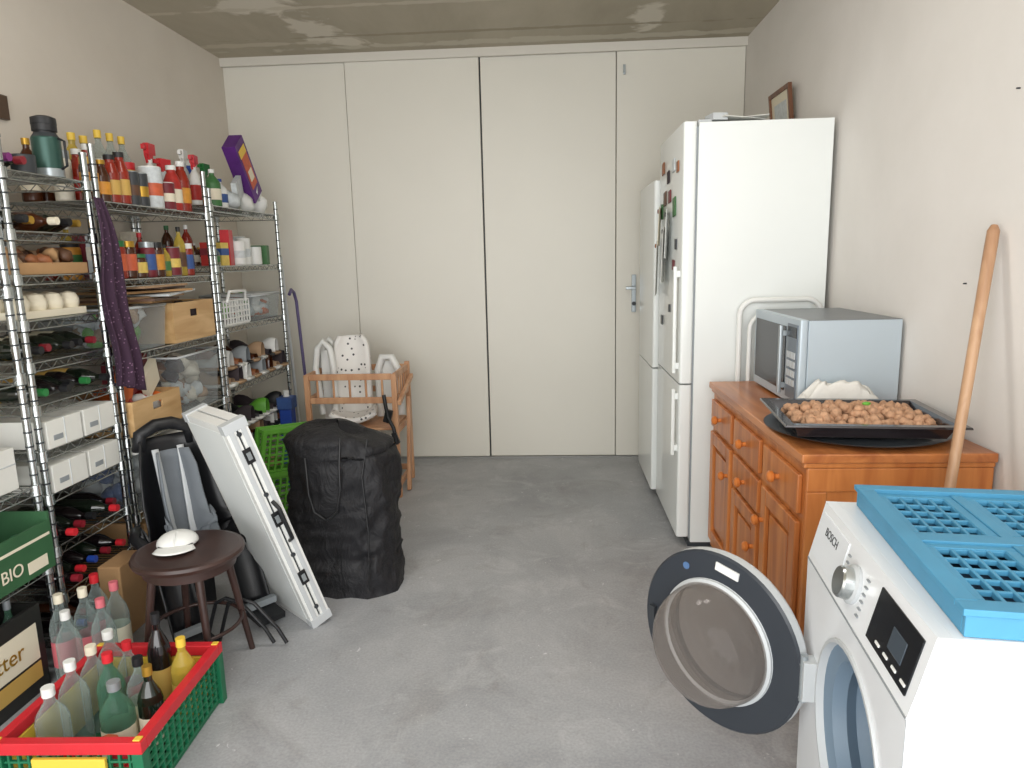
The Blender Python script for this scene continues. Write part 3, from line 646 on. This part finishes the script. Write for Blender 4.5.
vs=[(0,-hw,zt_),(0,hw,zt_),(.035,hw,Hh),(.035,-hw,Hh),(.06,-hw,zt_),(.06,hw,zt_),(.06,hw,Hh),(.06,-hw,Hh)]
b.add(vs,[(0,1,2,3)[::-1],(0,4,7,3)[::-1],(1,2,6,5),(3,7,6,2)[::-1]],WM)
sl=math.atan2(.035,Hh-zt_)
def PX(z): return .035*(z-zt_)/(Hh-zt_)
def panel(y0,y1,z0,z1,m,t=.003):
    vs=[(PX(z0)-t,y0,z0),(PX(z0)-t,y1,z0),(PX(z1)-t,y1,z1),(PX(z1)-t,y0,z1),(PX(z0)+.002,y0,z0),(PX(z0)+.002,y1,z0),(PX(z1)+.002,y1,z1),(PX(z1)+.002,y0,z1)]
    b.add(vs,[(0,3,2,1),(4,5,6,7),(0,1,5,4),(1,2,6,5),(2,3,7,6),(3,0,4,7)],m)
panel(-hw+.001,hw-.001,zt_-.001,zt_+.003,GREY,.0015)
panel(-.29,-.10,.73,.83,BG);panel(-.25,-.19,.76,.80,mat('lcd',(60,70,80),.1),.0045)
for q_ in range(4): panel(-.285+q_*.04,-.265+q_*.04,.742,.747,WPL,.005)
panel(.10,.30,.725,.83,mat('drawer_white',(224,228,232),.35),.003)
kn=(PX(.775),.02,.775);b.lathe([(.04,0),(.041,.008),(.034,.012),(.033,.03),(.03,.034),(0,.034)],CHROME,kn,28,(-1,0,.24),mats=[LGREY,LGREY,None,None,CHROME])
for q_ in range(6):
    panel(-.045,-.03,.735+q_*.015,.738+q_*.015,GREY,.004);panel(.075,.088,.735+q_*.015,.738+q_*.015,GREY,.004)
RUB=mat('door_gasket',(110,130,148),.5);DRM=mat('drum_steel',(110,116,122),.3,.8)
b.lathe([(R+.006,.0),(R+.004,-.005),(R-.004,-.005),(R-.006,.012),(R-.04,.022),(R-.05,.05),(R-.035,.075),(R-.05,.1)],RUB,(0,yc,zc),40,(1,0,0),mats=[LGREY,LGREY,LGREY,None,None,None,None])
b.lathe([(R-.05,.1),(R+.02,.11),(R+.02,.48),(0,.5)],DRM,(0,yc,zc),32,(1,0,0))
for k_ in range(3):
    a=k_*2.1;b.obx((.3,yc+.19*math.cos(a),zc+.19*math.sin(a)),(.3,.03,.05),(a,0,0),LGREY)
b.bx(-.002,.0,.18,.29,.03,.13,LGREY)
hy=yc+R+.03
b.bx(-.03,.004,hy-.02,hy+.02,zc-.05,zc+.05,LGREY);b.cyl((-.025,hy,zc-.06),(-.025,hy,zc+.06),.009,SILVER)
rot=-math.radians(6);loc=(.592,1.36,.0)
wm=b.obj('washing_machine',bevel=.003,loc=loc,rotz=rot)
text(wm,'BOSCH',(PX(.805)-.0045,.2,.80),(math.pi/2-sl,0,-math.pi/2),.028,DARK)
b=B();ang=math.radians(133)
hinge=Vector((-.03,hy,zc-.01));RD=.245
b.M=Matrix.Translation(hinge)@Matrix.Rotation(-ang,4,'Z')@Matrix.Translation((0,-RD+.003,0))
DG=mat('door_dark_ring',(48,53,60),.35)
b.lathe([(.160,-.045),(.2,-.052),(RD-.006,-.04),(RD,-.028),(RD,-.004),(RD-.006,.002),(.170,.004),(.163,.012),(.155,.012)],DG,(0,0,0),56,(1,0,0),mats=[DG,LGREY,LGREY,LGREY,DG,DG,LGREY,LGREY])
bowl=[(.162,-.03),(.162,.01),(.160,.03)]+[(.158*math.cos(t)**.55,.03+.105*math.sin(t)) for t in [i*math.pi/2/12 for i in range(1,12)]]+[(0,.136)]
b.lathe(bowl,BGLASS,(0,0,0),48,(1,0,0))
b.lathe([(.161,-.044),(.11,-.056),(0,-.062)],glass('door_outer_glass',(110,106,104),.35,.05,.4),(0,0,0),48,(1,0,0))
b.lathe([(.169,.005),(.169,.011),(.158,.018),(.153,.012)],LGREY,(0,0,0),48,(1,0,0))
b.obx((.005,.03,.208),(.004,.07,.022),(-.15,0,0),WPL)
b.cyl((.003,-.10,.18),(.006,-.10,.18),.010,mat('blue_symbol',(80,110,150),.4),n=16)
b.obx((.006,RD*-.86,0),(.02,.02,.04),(0,0,0),DARK)
b.bx(-.03,.0,.2,.25,-.045,.045,LGREY)
d=b.obj('porthole_door');d.parent=wm

# blue folding crate on washer
b=B();w,l,h=.40,.60,.05
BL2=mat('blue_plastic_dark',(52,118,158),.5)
b.frame(0,w,0,l,0,h-.012,.012,BLUE);b.frame(-.006,w+.006,-.006,l+.006,h-.012,h,.034,BLUE)
b.bx(.028,w-.028,l/2-.018,l/2+.018,h-.02,h-.004,BLUE)
for (ya,yb_) in ((.03,l/2-.018),(l/2+.018,l-.03)):
    for (xa,xb) in ((.028,w/2-.012),(w/2+.012,w-.028)):
        b.frame(xa,xb,ya,yb_,h-.024,h-.009,.02,BLUE)
        b.lattice((xa+.018,ya+.018,h-.017),(xb-xa-.036,0,0),(0,yb_-ya-.036,0),4,5,.007,.012,BLUE)
    b.bx(w/2-.012,w/2+.012,ya,yb_,h-.022,h-.006,BLUE)
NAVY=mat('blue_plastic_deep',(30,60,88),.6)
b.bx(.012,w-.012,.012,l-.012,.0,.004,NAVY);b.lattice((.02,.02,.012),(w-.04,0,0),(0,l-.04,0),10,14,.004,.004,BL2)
b.obj('folding_crate',bevel=.002,loc=(.635,1.045,.851),rotz=math.radians(-8))

# ---------------------------------------------------------------- bottle crate
b=B();w,l,h=.385,.47,.21;CL_=(-1.505,1.60,0)
for (o_,u_) in (((0,0,.0),(w,0,0)),((0,l,.0),(w,0,0)),((0,0,.0),(0,l,0)),((w,0,.0),(0,l,0))):
    b.lattice(Vector(o_)+Vector((0,0,.02)),Vector(u_),(0,0,.15),14,6,.007,.012,GREEN)
for (x,y) in ((0,0),(w,0),(0,l),(w,l)): b.bx(x-.015,x+.0155,y-.015,y+.0155,0,h-.036,GREEN)
b.frame(-.016,w+.016,-.016,l+.016,h-.035,h,.028,RED)
for (x,y) in ((0,0),(w,0),(0,l),(w,l)): b.bx(x-.01,x+.01,y-.01,y+.01,h,h+.004,YEL)
b.bx(.1,.3,-.02,-.008,.03,.165,YEL);b.bx(.02,w-.02,l-.015,l-.007,.02,.172,YEL);b.bx(.007,.014,.02,l-.02,.02,.172,YEL)
b.bx(.0,w,.0,l,.0,.01,GREEN)
b.obj('plastic_bottle_crate',bevel=.002,loc=CL_,rotz=math.radians(2))
b=B()
LEM=mat('lemon_liquid',(205,175,60),.2)
bl=[(.06,.13,.27,.045,CLEAR,WPL,None,None),(.06,.23,.29,.042,CLEAR,WPL,None,None),(.06,.33,.28,.042,CLEAR,CREAM,None,None),(.06,.42,.28,.042,CLEAR,WPL,None,None),
(.15,.27,.29,.040,CLEARG,RED,None,None),(.15,.37,.27,.038,CLEAR,RED,PINK,None),
(.225,.17,.26,.047,CLEARG,SILVER,CREAM,None),(.235,.28,.27,.040,CLEAR,BLACK,CREAM,None),(.235,.40,.35,.036,WINE2,BLACK,OCHRE,None),
(.31,.20,.29,.036,WINE,GOLD,CREAM,None),(.325,.37,.28,.038,YGLASS,YEL,cols[6],LEM)]
for (x,y,hh,r,g,cp,lb,fl) in bl: bottle(b,x,y,.011,hh,r,g,cp,lb,fl)
b.obj('glass_bottles',loc=CL_,rotz=math.radians(2))
b=B()
for k in range(10): b.ell((.14+.2*random.random(),.06+.04*random.random(),.05+.08*random.random()),(.045,.03,.03),[RED,cols[10],CREAM][k%3],10,6,(k,k,0),.4)
b.obj('chips_packet',loc=CL_)

# ---------------------------------------------------------------- stool
b=B();cx,cy=-1.31,2.29
b.lathe([(0,.425),(.165,.425),(.185,.432),(.19,.445),(.185,.455),(.17,.458),(0,.456)],STOOLW,(cx,cy,0),40)
b.lathe([(.15,.39),(.155,.39),(.155,.426),(.15,.426)],STOOLW,(cx,cy,0),32)
for a in (40,130,220,310):
    a=math.radians(a);p=Vector((cx+.12*math.cos(a),cy+.12*math.sin(a),.425));q=Vector((cx+.185*math.cos(a),cy+.185*math.sin(a),0));b.cyl(q,p,.011,STOOLW,.015)
pts=[(cx+.155*math.cos(t*.2618),cy+.155*math.sin(t*.2618),.17) for t in range(24)];b.tube(pts,.007,STOOLW,8,True)
b.obj('round_wooden_stool')
b=B()
b.grid(lambda u,v:(.075*math.sin(v*1.5708)*math.cos(u*6.2832),.07*math.sin(v*1.5708)*math.sin(u*6.2832),.005+.04*math.cos(v*1.5708)),24,8,WPL)
b.grid(lambda u,v:((.065+.07*v)*math.cos(-.9+u*1.8),(.07+.02*v)*math.sin(-.9+u*1.8),.010-.006*v+.006*math.cos((u-.5)*3)),12,4,WPL)
b.tube([(.076*math.cos(t),.071*math.sin(t),.010) for t in [-.9+i*.18 for i in range(11)]],.003,DARK,6)
b.obj('baseball_cap',solid=.002,loc=(-1.37,2.33,.460),rotz=math.radians(-70))
b=B();b.bx(-1.79,-1.70,2.47,2.64,0,.3,CARD);b.obj('paper_bag',bevel=.004)

# ---------------------------------------------------------------- folded table
w_=Vector((-.75,.661,0)).normalized();Nn=Vector((-.661,-.75,0)).normalized();al=math.radians(18);Lv=Vector((0,0,1))*math.cos(al)+Nn*math.sin(al);Tn=w_.cross(Lv).normalized()
if Tn.dot(Nn)<0: Tn=-Tn
b=B();M=Matrix.Identity(4)
for i,vv in enumerate((w_,Lv,Tn)):
    for j in range(3): M[j][i]=vv[j]
for j in range(3): M[j][3]=(-.925,2.62,.027)[j]
b.M=M
Wd,Ln,Th=.36,.93,.085
for (t0,t1) in ((0,.038),(.046,.085)): b.bx(0,Wd,0,Ln,t0,t1,WPL)
b.bx(.008,Wd-.008,.008,Ln-.008,.038,.046,DARK)
b.bx(-.003,0,.02,Ln-.02,.010,.028,LGREY);b.bx(-.003,0,.02,Ln-.02,.056,.074,LGREY)
for v_ in (.2,.48,.76): b.bx(-.008,-.003,v_,v_+.06,.026,.058,BLACK);b.bx(-.012,-.008,v_+.015,v_+.045,.034,.05,SILVER)
for v_ in (.08,.34,.62,.88): b.cyl((-.006,v_,.042),(0,v_,.042),.009,DARK)
b.tube([(-.0,.40,.03),(-.035,.42,.03),(-.035,.56,.03),(0,.58,.03)],.008,BLACK)
b.bx(.03,Wd-.03,.03,Ln-.03,.085,.0865,WHITE)
for (u_,v_) in ((.0,.0),(Wd-.03,.0),(0,Ln-.03),(Wd-.03,Ln-.03)): b.bx(u_-.004,u_+.034,v_-.004,v_+.034,-.003,.089,LGREY)
b.obj('folding_table',bevel=.004)

# ---------------------------------------------------------------- black bag
BG2,nt_,b_=nodes_mat('black_nylon');tc=N(nt_,'ShaderNodeTexCoord');b_.inputs['Base Color'].default_value=rgb((30,30,33));b_.inputs['Roughness'].default_value=.55;b_.inputs['Specular IOR Level'].default_value=.35
na=noise_n(nt_,tc,7,7,1.4,.6,(1,1,.55));bumpn(nt_,b_,na.outputs[0],.8,.035)
b=B();NU,NV=72,56
def bag(u,v):
    a=u*2*math.pi;z=.755*v
    rx=.235*(1-.10*v);ry=.165*(1-.15*v)
    e=.6;c_,s_=math.cos(a),math.sin(a)
    x=rx*math.copysign(abs(c_)**e,c_);y=ry*math.copysign(abs(s_)**e,s_)
    top=min(1,(1-v)/.09);k=math.sqrt(max(0,1-(1-top)**2)) if v>.91 else 1
    P=Vector((x*k,y*k,z))
    n1=noise.noise(Vector((x*5,y*5,z*3)))*.03+(1-abs(noise.noise(Vector((x*7+z*5,y*7,z*9-x*8))))*2.2)*.018+(1-abs(noise.noise(Vector((x*14-z*9,y*12,z*16))))*2.2)*.008
    d=Vector((x,y,0));
    if d.length>0:d.normalize()
    P+=d*n1*(.3+.7*k)
    P.z+=(.02*noise.noise(Vector((x*6,y*6,7)))-.06*max(0,x/.2-.2) if v>.85 else 0)
    P.x+=-.02*v;P.z=max(P.z,0)
    return P
b.grid(bag,NU,NV,BG2)
b.grid(lambda u,v:(.21*v*math.cos(u*6.2832)*.95,.15*v*math.sin(u*6.2832)*.95,.001),24,2,BG2)
b.tube([(-.13,-.13,.70),(-.10,-.18,.6),(-.09,-.195,.48),(-.07,-.195,.40),(-.02,-.19,.36),(.03,-.19,.40),(.05,-.185,.5),(.05,-.18,.6),(.04,-.13,.71)],.006,BLACK,6)
b.tube([(.15,-.10,.70),(.14,-.16,.55),(.16,-.175,.3),(.15,-.185,.05)],.004,BLACK,5)
b.obj('black_duffel_bag',loc=(-.94,2.99,0),rotz=math.radians(-6))

# ---------------------------------------------------------------- child bike seat
b=B();PAD=mat('grey_seat_pad',(112,118,124),.8,var=.1)
b.M=Matrix.Scale(1.08,4)
path=[(.10,.70),(.085,.58),(.07,.46),(.05,.36),(.02,.29),(-.05,.26),(-.13,.27),(-.20,.285),(-.235,.26)]
wid=[.20,.27,.29,.30,.34,.37,.34,.26,.18];wing=[.04,.09,.10,.12,.15,.13,.07,.02,0]
def interp(arr,t):
    f=t*(len(arr)-1);i=min(int(f),len(arr)-2);g=f-i;a_,c_=arr[i],arr[i+1]
    if isinstance(a_,tuple): return tuple(p+(q-p)*g for p,q in zip(a_,c_))
    return a_+(c_-a_)*g
def shell(off,ws):
    def f(u,v):
        p=interp(path,v);p2=interp(path,min(1,v+.02));p1=interp(path,max(0,v-.02))
        t=Vector((p2[0]-p1[0],p2[1]-p1[1]));t.normalize();nrm=Vector((t.y,-t.x))
        if nrm.x>0 and v<.5: nrm=-nrm
        if v>=.5 and nrm.y<0: nrm=-nrm
        s_=2*u-1;wg=interp(wing,v)*abs(s_)**3.5+off
        return (s_*interp(wid,v)/2*ws,p[0]+nrm.x*wg,p[1]+nrm.y*wg)
    return f
b.grid(shell(0,1),16,32,BLACK)
b.grid(lambda u,v: shell(.012,.5)(u,.06+v*.80),10,24,PAD)
b.tube([(-.10,.08,.66),(-.09,.08,.72),(-.03,.09,.745),(.03,.09,.745),(.09,.08,.72),(.10,.08,.66)],.022,BLACK,8)
for sx in (-1,1):
    b.grid(lambda u,v,sx=sx: (sx*(.035+.025*u)-sx*.015*v, interp(path,.05+v*.5)[0]-.028-.012*math.sin(v*3), interp(path,.05+v*.5)[1]+.005),3,14,LGREY)
    b.grid(lambda u,v,sx=sx: (sx*.13+.055*math.cos(math.pi*u), -.19-.09*v+.055*math.sin(math.pi*u), .27-.22*v),8,10,BLACK)
    b.obx((sx*.13,-.32,.045),(.1,.12,.02),(.15,0,0),BLACK)
    b.obx((sx*.13,-.30,.075),(.115,.02,.02),(0,0,0),GREY)
    b.tube([(sx*.15,.06,.36),(sx*.19,-.04,.37),(sx*.19,-.14,.35),(sx*.15,-.2,.30)],.018,BLACK,8)
b.obx((0,-.04,.235),(.2,.24,.05),(0,0,0),BLACK);b.obx((0,.06,.12),(.2,.10,.24),(0,0,0),BLACK)
b.obj('child_bicycle_seat',solid=.008,loc=(-1.555,2.70,0),rotz=math.radians(52))
b=B()
for dx in (0,.05):
    b.tube([(-1.36+dx,2.44,.012),(-1.33+dx,2.43,.10),(-1.30+dx,2.42,.18),(-1.26+dx,2.42,.20),(-1.20+dx,2.42,.18),(-1.12+dx,2.43,.07),(-1.09+dx,2.43,.012)],.0075,BLACK,8)
b.obj('seat_mounting_bracket')

# ---------------------------------------------------------------- green folding crate
b=B();b.M=Matrix.Translation((-1.58,3.80,.0))@Matrix.Rotation(math.radians(10),4,'Y')@Matrix.Rotation(math.radians(-35),4,'Z')
for xx in (-.03,.03):
    b.lattice((xx,-.2,.02),(0,.4,0),(0,0,.53),9,11,.012,.01,LIME)
    for (y0,y1,z0,z1) in ((-.21,.21,.0,.03),(-.21,.21,.53,.555),(-.21,-.185,.03,.53),(.185,.21,.03,.53),(-.185,.185,.27,.30)): b.bx(xx-.01,xx+.01,y0,y1,z0,z1,LIME)
b.bx(-.02,.02,-.205,.205,.535,.552,LIME)
b.M=Matrix.Identity(4);b.obj('folding_crate',bevel=.001)

# ---------------------------------------------------------------- high chair
b=B();x0,x1,y0,y1=-1.52,-.95,4.12,4.55;t=.032
for x,y in ((x0,y0),(x1-t,y0),(x0,y1-t),(x1-t,y1-t)): b.bx(x,x+t,y,y+t,0,.78 if y==y0 else .80,BEECH)
for z in (.745,.60,.06):
    for y in (y0+.005,y1-t+.005): b.bx(x0+t,x1-t,y,y+.02,z,z+.038,BEECH)
for z in (.745,.60,.06,.40):
    for x in (x0+.005,x1-t+.005): b.bx(x,x+.02,y0+t,y1-t,z,z+.038,BEECH)
for k_ in range(5):
    xx=x0+.08+k_*.1;b.cyl((xx,y0+.015,.63),(xx,y0+.015,.75),.007,BEECH)
    yy=y0+.07+k_*.07;b.cyl((x1-.015,yy,.63),(x1-.015,yy,.75),.007,BEECH)
b.bx(x0+t,x1-t,y0+t,y1-t,.425,.44,BEECH)
b.obx((x1+.02,y0+.17,.66),(.022,.42,.03),(.25,0,0),BEECH)
b.obx((x1+.02,y0+.2,.3),(.022,.05,.60),(-.2,0,0),BEECH)
b.obj('wooden_high_chair',bevel=.004)
DOT,nt_,b_=nodes_mat('white_dotted_fabric');tc=N(nt_,'ShaderNodeTexCoord');vo=N(nt_,'ShaderNodeTexVoronoi');vo.inputs['Scale'].default_value=26;nt_.links.new(tc.outputs['Object'],vo.inputs['Vector'])
r=ramp(nt_,vo.outputs['Distance'],[(.17,(70,70,72)),(.21,(232,230,226))]);nt_.links.new(r.outputs[0],b_.inputs['Base Color']);b_.inputs['Roughness'].default_value=.8
b=B()
b.grid(lambda u,v:((u-.5)*.22*(1-.35*(2*v-1)**8),.10+.04*v-.05*(2*u-1)**2,.53*v),12,16,DOT)
b.grid(lambda u,v:((u-.5)*.28,.08-.22*v,.02+.05*(2*u-1)**2),12,8,DOT)
b.obj('dotted_seat_cushion',solid=.03,loc=(-1.27,4.30,.46),rotz=math.radians(12))
b=B()
for (yy,s_) in ((4.30,1),(4.42,.85)):
    b.tube([(-1.47,yy,.50),(-1.50,yy,.8),(-1.48,yy,.92),(-1.44,yy,.965),(-1.40,yy,.92),(-1.385,yy,.8),(-1.39,yy,.50)],.02,WPL,10)
b.grid(lambda u,v:(-1.48+.09*u,4.36+.02*math.sin(u*3),.45+.45*v),6,4,WPL)
b.tube([(-1.14,4.46,.45),(-1.14,4.46,.76),(-1.11,4.46,.84),(-1.05,4.46,.84),(-1.01,4.46,.76),(-1.0,4.46,.46)],.025,WPL,10)
b.grid(lambda u,v:(-1.13+.12*u,4.48,.45+.36*v),4,4,WPL)
b.obj('white_potty_chair')
b=B();b.tube([(-1.02,4.085,.66),(-1.01,4.07,.60),(-1.0,4.08,.52),(-.965,4.06,.46),(-.95,4.06,.36)],.013,BLACK,6);b.obx((-1.00,4.08,.53),(.045,.02,.08),(.1,.3,0),BLACK);b.obx((-.955,4.06,.40),(.03,.02,.07),(.1,-.3,0),BLACK);b.obj('safety_harness')

# ---------------------------------------------------------------- light
w=bpy.data.worlds.new('w');S.world=w;w.use_nodes=True;bg=w.node_tree.nodes['Background'];bg.inputs[0].default_value=(.93,.96,1,1);bg.inputs[1].default_value=1.9
def area(name,loc,target,sx,sy,p,col):
    l=bpy.data.lights.new(name,'AREA');l.shape='RECTANGLE';l.size=sx;l.size_y=sy;l.energy=p;l.color=col
    o=bpy.data.objects.new(name,l);S.collection.objects.link(o);o.location=loc;o.rotation_euler=(Vector(target)-Vector(loc)).to_track_quat('-Z','Y').to_euler();return o
area('daylight_opening',(-.45,-.65,1.45),(-.45,5,1.2),3.3,2.6,84,(1,.985,.955))
area('overhead_fill',(-.35,2.4,2.80),(-.35,2.4,0),1.2,.3,18,(1,.965,.92))  # weak overhead fill added to brighten the room, not an actual fixture

# ---------------------------------------------------------------- camera
cam=bpy.data.cameras.new('camera');co=bpy.data.objects.new('camera',cam);S.collection.objects.link(co)
F_=Vector((-.05912,.98256,-.17627));R_=Vector((.99816,.05587,-.02333));U_=Vector((.01307,.17732,.98405))
M=Matrix.Identity(4)
for j in range(3): M[j][0]=R_[j];M[j][1]=U_[j];M[j][2]=-F_[j]
M[2][3]=1.45
co.matrix_world=M;cam.sensor_width=36;cam.lens=700.3/1024*36;cam.clip_start=.02
S.camera=co
